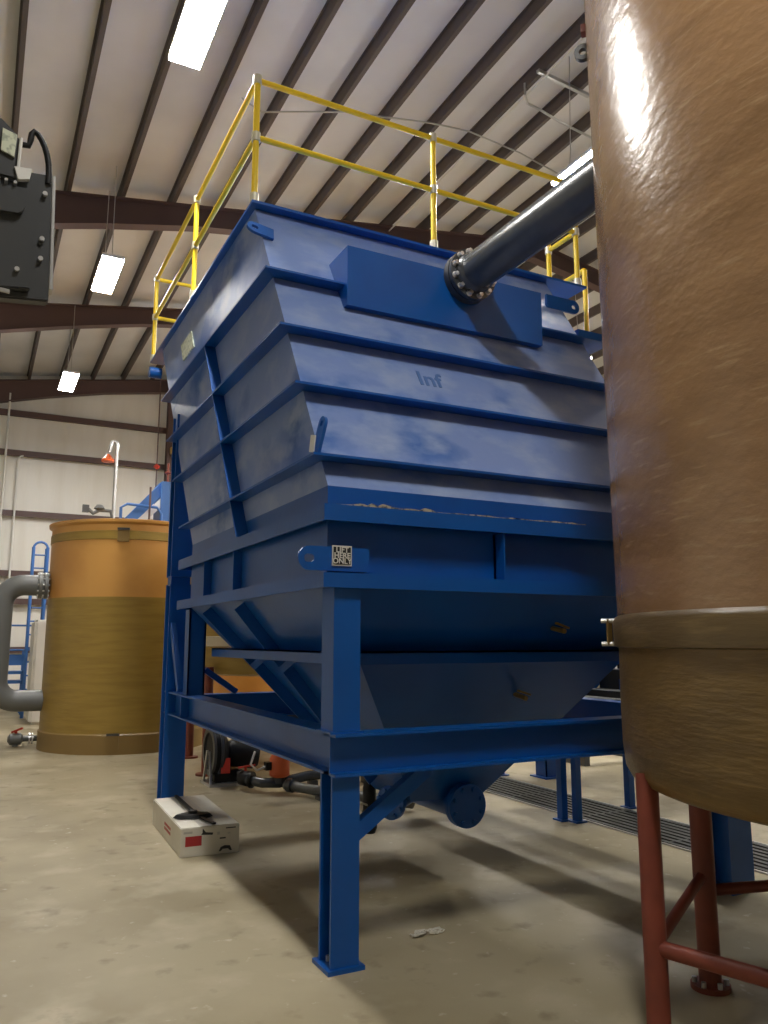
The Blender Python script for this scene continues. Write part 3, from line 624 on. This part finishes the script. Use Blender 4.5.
# ---------------------------------------------------------------- blue access stair to the right of the tank
ST=thing('access_stair','blue steel access stair glimpsed between the blue tank and the brown tank','stair',(5.9,6.0,0))
MB().box(4.74,5.45,5.6,6.34,.98,1.04).build('landing','grate',ST)
for j in range(6):
    x,z=5.45+.25*j,1.10+.19*j; MB().box(x,x+.25,5.62,6.32,z-.03,z).box(x,x+.012,5.62,6.32,z-.20,z-.03).build('tread','grate',ST); MB().box(x-.006,x+.014,5.62,6.32,z-.002,z+.006).build('nosing','galv',ST)
for y in (5.60,6.34): MB().bar((5.45,y,1.02),(7.1,y,2.28),.02,.14).build('stringer','blue',ST)
MB().box(6.95,7.9,5.6,7.2,2.25,2.33).build('landing','blue',ST)
for j in range(9):
    x,z=6.95-.235*j,2.55+.235*j; MB().box(x-.24,x,6.42,7.12,z-.03,z).build('tread','bluebg',ST); MB().box(x-.014,x+.006,6.42,7.12,z-.002,z+.006).build('nosing','galv',ST)
for y in (6.40,7.12): MB().bar((7.1,y,2.2),(4.85,y,4.5),.02,.22).build('stringer','blue',ST)
MB().box(4.76,5.2,5.36,7.2,4.36,4.42).build('landing','blue',ST)
def spost(x0,x1,y0,y1,z1):
    p=MB().box(x0,x1,y0,y1,.012,z1).build('support_post','blue',ST); MB().box(x0-.03,x1+.03,y0-.03,y1+.03,0,.012).build('base_plate','blue',p)
spost(4.74,4.80,5.80,5.87,4.42); spost(4.81,4.87,5.69,5.75,.98); spost(5.66,5.73,5.93,6.0,1.2); spost(7.7,7.8,5.7,5.8,2.25); spost(7.7,7.8,7.0,7.1,2.25)
for p,q in (((4.92,5.42,5.06),(4.92,6.4,5.06)),((4.92,5.42,4.42),(4.92,5.42,5.06)),((4.92,6.4,4.5),(4.92,6.4,5.06))): MB().cyl(p,q,.024,n=12).build('handrail','yellow',ST)
MB().bar((5.25,5.0,4.42),(5.25,6.3,4.42),.05,.06).build('grey_rail','pvcgrey',ST)
# small blue posts further back on the floor
for x,y,lab in ((5.45,8.35,'short blue post left of the far wide blue post, across the drain'),(5.68,8.05,'short blue post next to the far wide blue post, across the drain')):
    t=thing('floor_post',lab,'post',(x,y,0)); MB().box(x-.03,x+.03,y-.03,y+.03,.012,1.1).build('post_shaft','blue',t); MB().box(x-.07,x+.07,y-.07,y+.07,0,.012).build('base_plate','blue',t)
t=thing('wide_post','wide blue steel post on the floor beyond the drain grate','post',(6.1,7.7,0)); MB().wcol(6.0,6.2,7.6,7.8,.015,1.6).box(6.0,6.012,7.6,7.8,.015,1.6).build('post_shaft','blue',t); MB().box(5.95,6.25,7.55,7.85,0,.015).build('base_plate','blue',t)
t=thing('steel_skid','low dark steel skid on the floor beyond the drain grate','skid',(7.9,8.2,0)); MB().box(7.0,9.2,8.1,8.2,.12,.2).box(7.0,9.2,8.9,9.0,.12,.2).build('rail','blackpaint',t)
for x in (7.05,8.1,9.1): MB().box(x-.04,x+.04,8.1,9.0,0,.12).build('foot','blackpaint',t)

# ---------------------------------------------------------------- ceiling cable and cross pipe
def rp(x,y,dz): return (x,y,roof(x)-dz)
t=MB().tube([(2.6,9.2,8.62),(2.88,9.19,8.50),(3.4,9.0,8.55),(3.96,8.9,8.67),(5.25,8.81,8.87),(5.95,8.85,8.98),(7.08,9.14,9.15),(8.27,9.55,9.33),(9.23,9.88,9.48)],.013,6).build('ceiling_cable','galv'); tag(t,'thin grey cable sagging across the ceiling above the yellow railing','cable')
t=MB().tube([(6.24,7.9,9.22),(6.25,7.91,9.06),(6.39,8.05,9.06),(6.68,8.13,9.11),(7.19,8.3,9.19),(8.0,8.51,9.31)],.018,6).build('ceiling_conduit','galv'); tag(t,'thin grey conduit crossing the ceiling beside the brown tank','conduit')
t=MB().bar((6.15,7.50,9.095),(7.25,7.74,9.265),.05,.045).build('ceiling_strut','galv'); tag(t,'short grey strut bridging two ceiling beams beside the brown tank','strut')
t=MB().tube([rp(6.3,YF+1,.26),rp(6.3,YB-1,.26)],.014,6).build('ceiling_conduit','white'); tag(t,'straight pale conduit running along a dark ceiling beam','conduit')

# ---------------------------------------------------------------- black lift mast at the left edge
LM=thing('lift_mast','black lift mast head with a curved hose at the upper left edge','lift',(-.35,3.02,0))
MB().box(-.62,-.50,2.95,3.10,0,3.6).box(-.62,-.50,3.3,3.4,0,3.6).build('mast_rail','blackpaint',LM); MB().box(-.9,-.1,2.7,3.6,0,.08).build('mast_base','blackpaint',LM) 
def lp(x,z,y=3.0): return V((x,y,z))
MB().prism([lp(-.5,2.74),lp(.150,2.80),lp(.131,3.30),lp(.063,3.294),lp(-.5,3.25)],(0,.05,0)).build('carriage_plate','blackpaint',LM,bevel=.006)
MB().prism([lp(-.08,2.80,2.965),lp(.085,2.82,2.965),lp(.075,3.21,2.965),lp(-.08,3.20,2.965)],(0,.035,0)).build('guide_block','blackpaint',LM,bevel=.006)
MB().prism([lp(.150,2.85),lp(.162,2.85),lp(.145,3.30),lp(.134,3.30)],(0,.06,0)).build('chrome_edge','galv',LM,bevel=.002)
MB().prism([lp(-.5,3.24,2.975),lp(.012,3.235,2.975),lp(.012,3.41,2.975),lp(-.057,3.47,2.975),lp(-.5,3.47,2.975)],(0,.06,0)).build('motor_box','blackpaint',LM,bevel=.008)
MB().prism([lp(-.045,3.333,2.966),lp(.0,3.317,2.966),lp(.004,3.406,2.966),lp(-.045,3.42,2.966)],(0,.008,0)).build('data_label','plate',LM)
MB().tube([lp(.012,3.392),lp(.045,3.395),lp(.050,3.42),lp(.052,3.445),lp(.060,3.458),lp(.074,3.450),lp(.088,3.430),lp(.100,3.405),lp(.110,3.375),lp(.117,3.34),lp(.120,3.30),lp(.121,3.26)],.011,12).build('hose','black',LM)
MB().prism([lp(.003,3.28,2.965),lp(.062,3.286,2.965),lp(.055,3.243,2.965),lp(.019,3.233,2.965)],(0,.02,0)).build('white_bracket','white',LM); MB().cyl(lp(.016,3.27,2.972),lp(.018,3.40,2.972),.006,n=8).build('white_rod','white',LM)
mb=MB(); mb.prism([lp(-.3,3.17,2.945),lp(.0,3.155,2.945)]+[lp(.015+.032*math.cos(a),3.122+.032*math.sin(a),2.945) for a in (1.2,.6,0,-.6,-1.2)]+[lp(-.3,3.07,2.945)],(0,.02,0)); mb.build('link_arm','blackpaint',LM)
MB().bar(lp(-.06,2.80,2.96),lp(.02,2.795,2.96),.012,.012).build('latch','galv',LM)
for x,z in ((.112,3.214),(.113,3.034),(.113,2.956),(.038,2.884),(.016,3.127),(-.045,3.215),(-.02,3.215),(.01,3.213)):
    r_=.009 if x>.015 else .006; MB().cyl((x,2.953 if x<.05 else 2.985,z),(x,3.0,z),r_,n=8).build('bolt','bolt',LM)
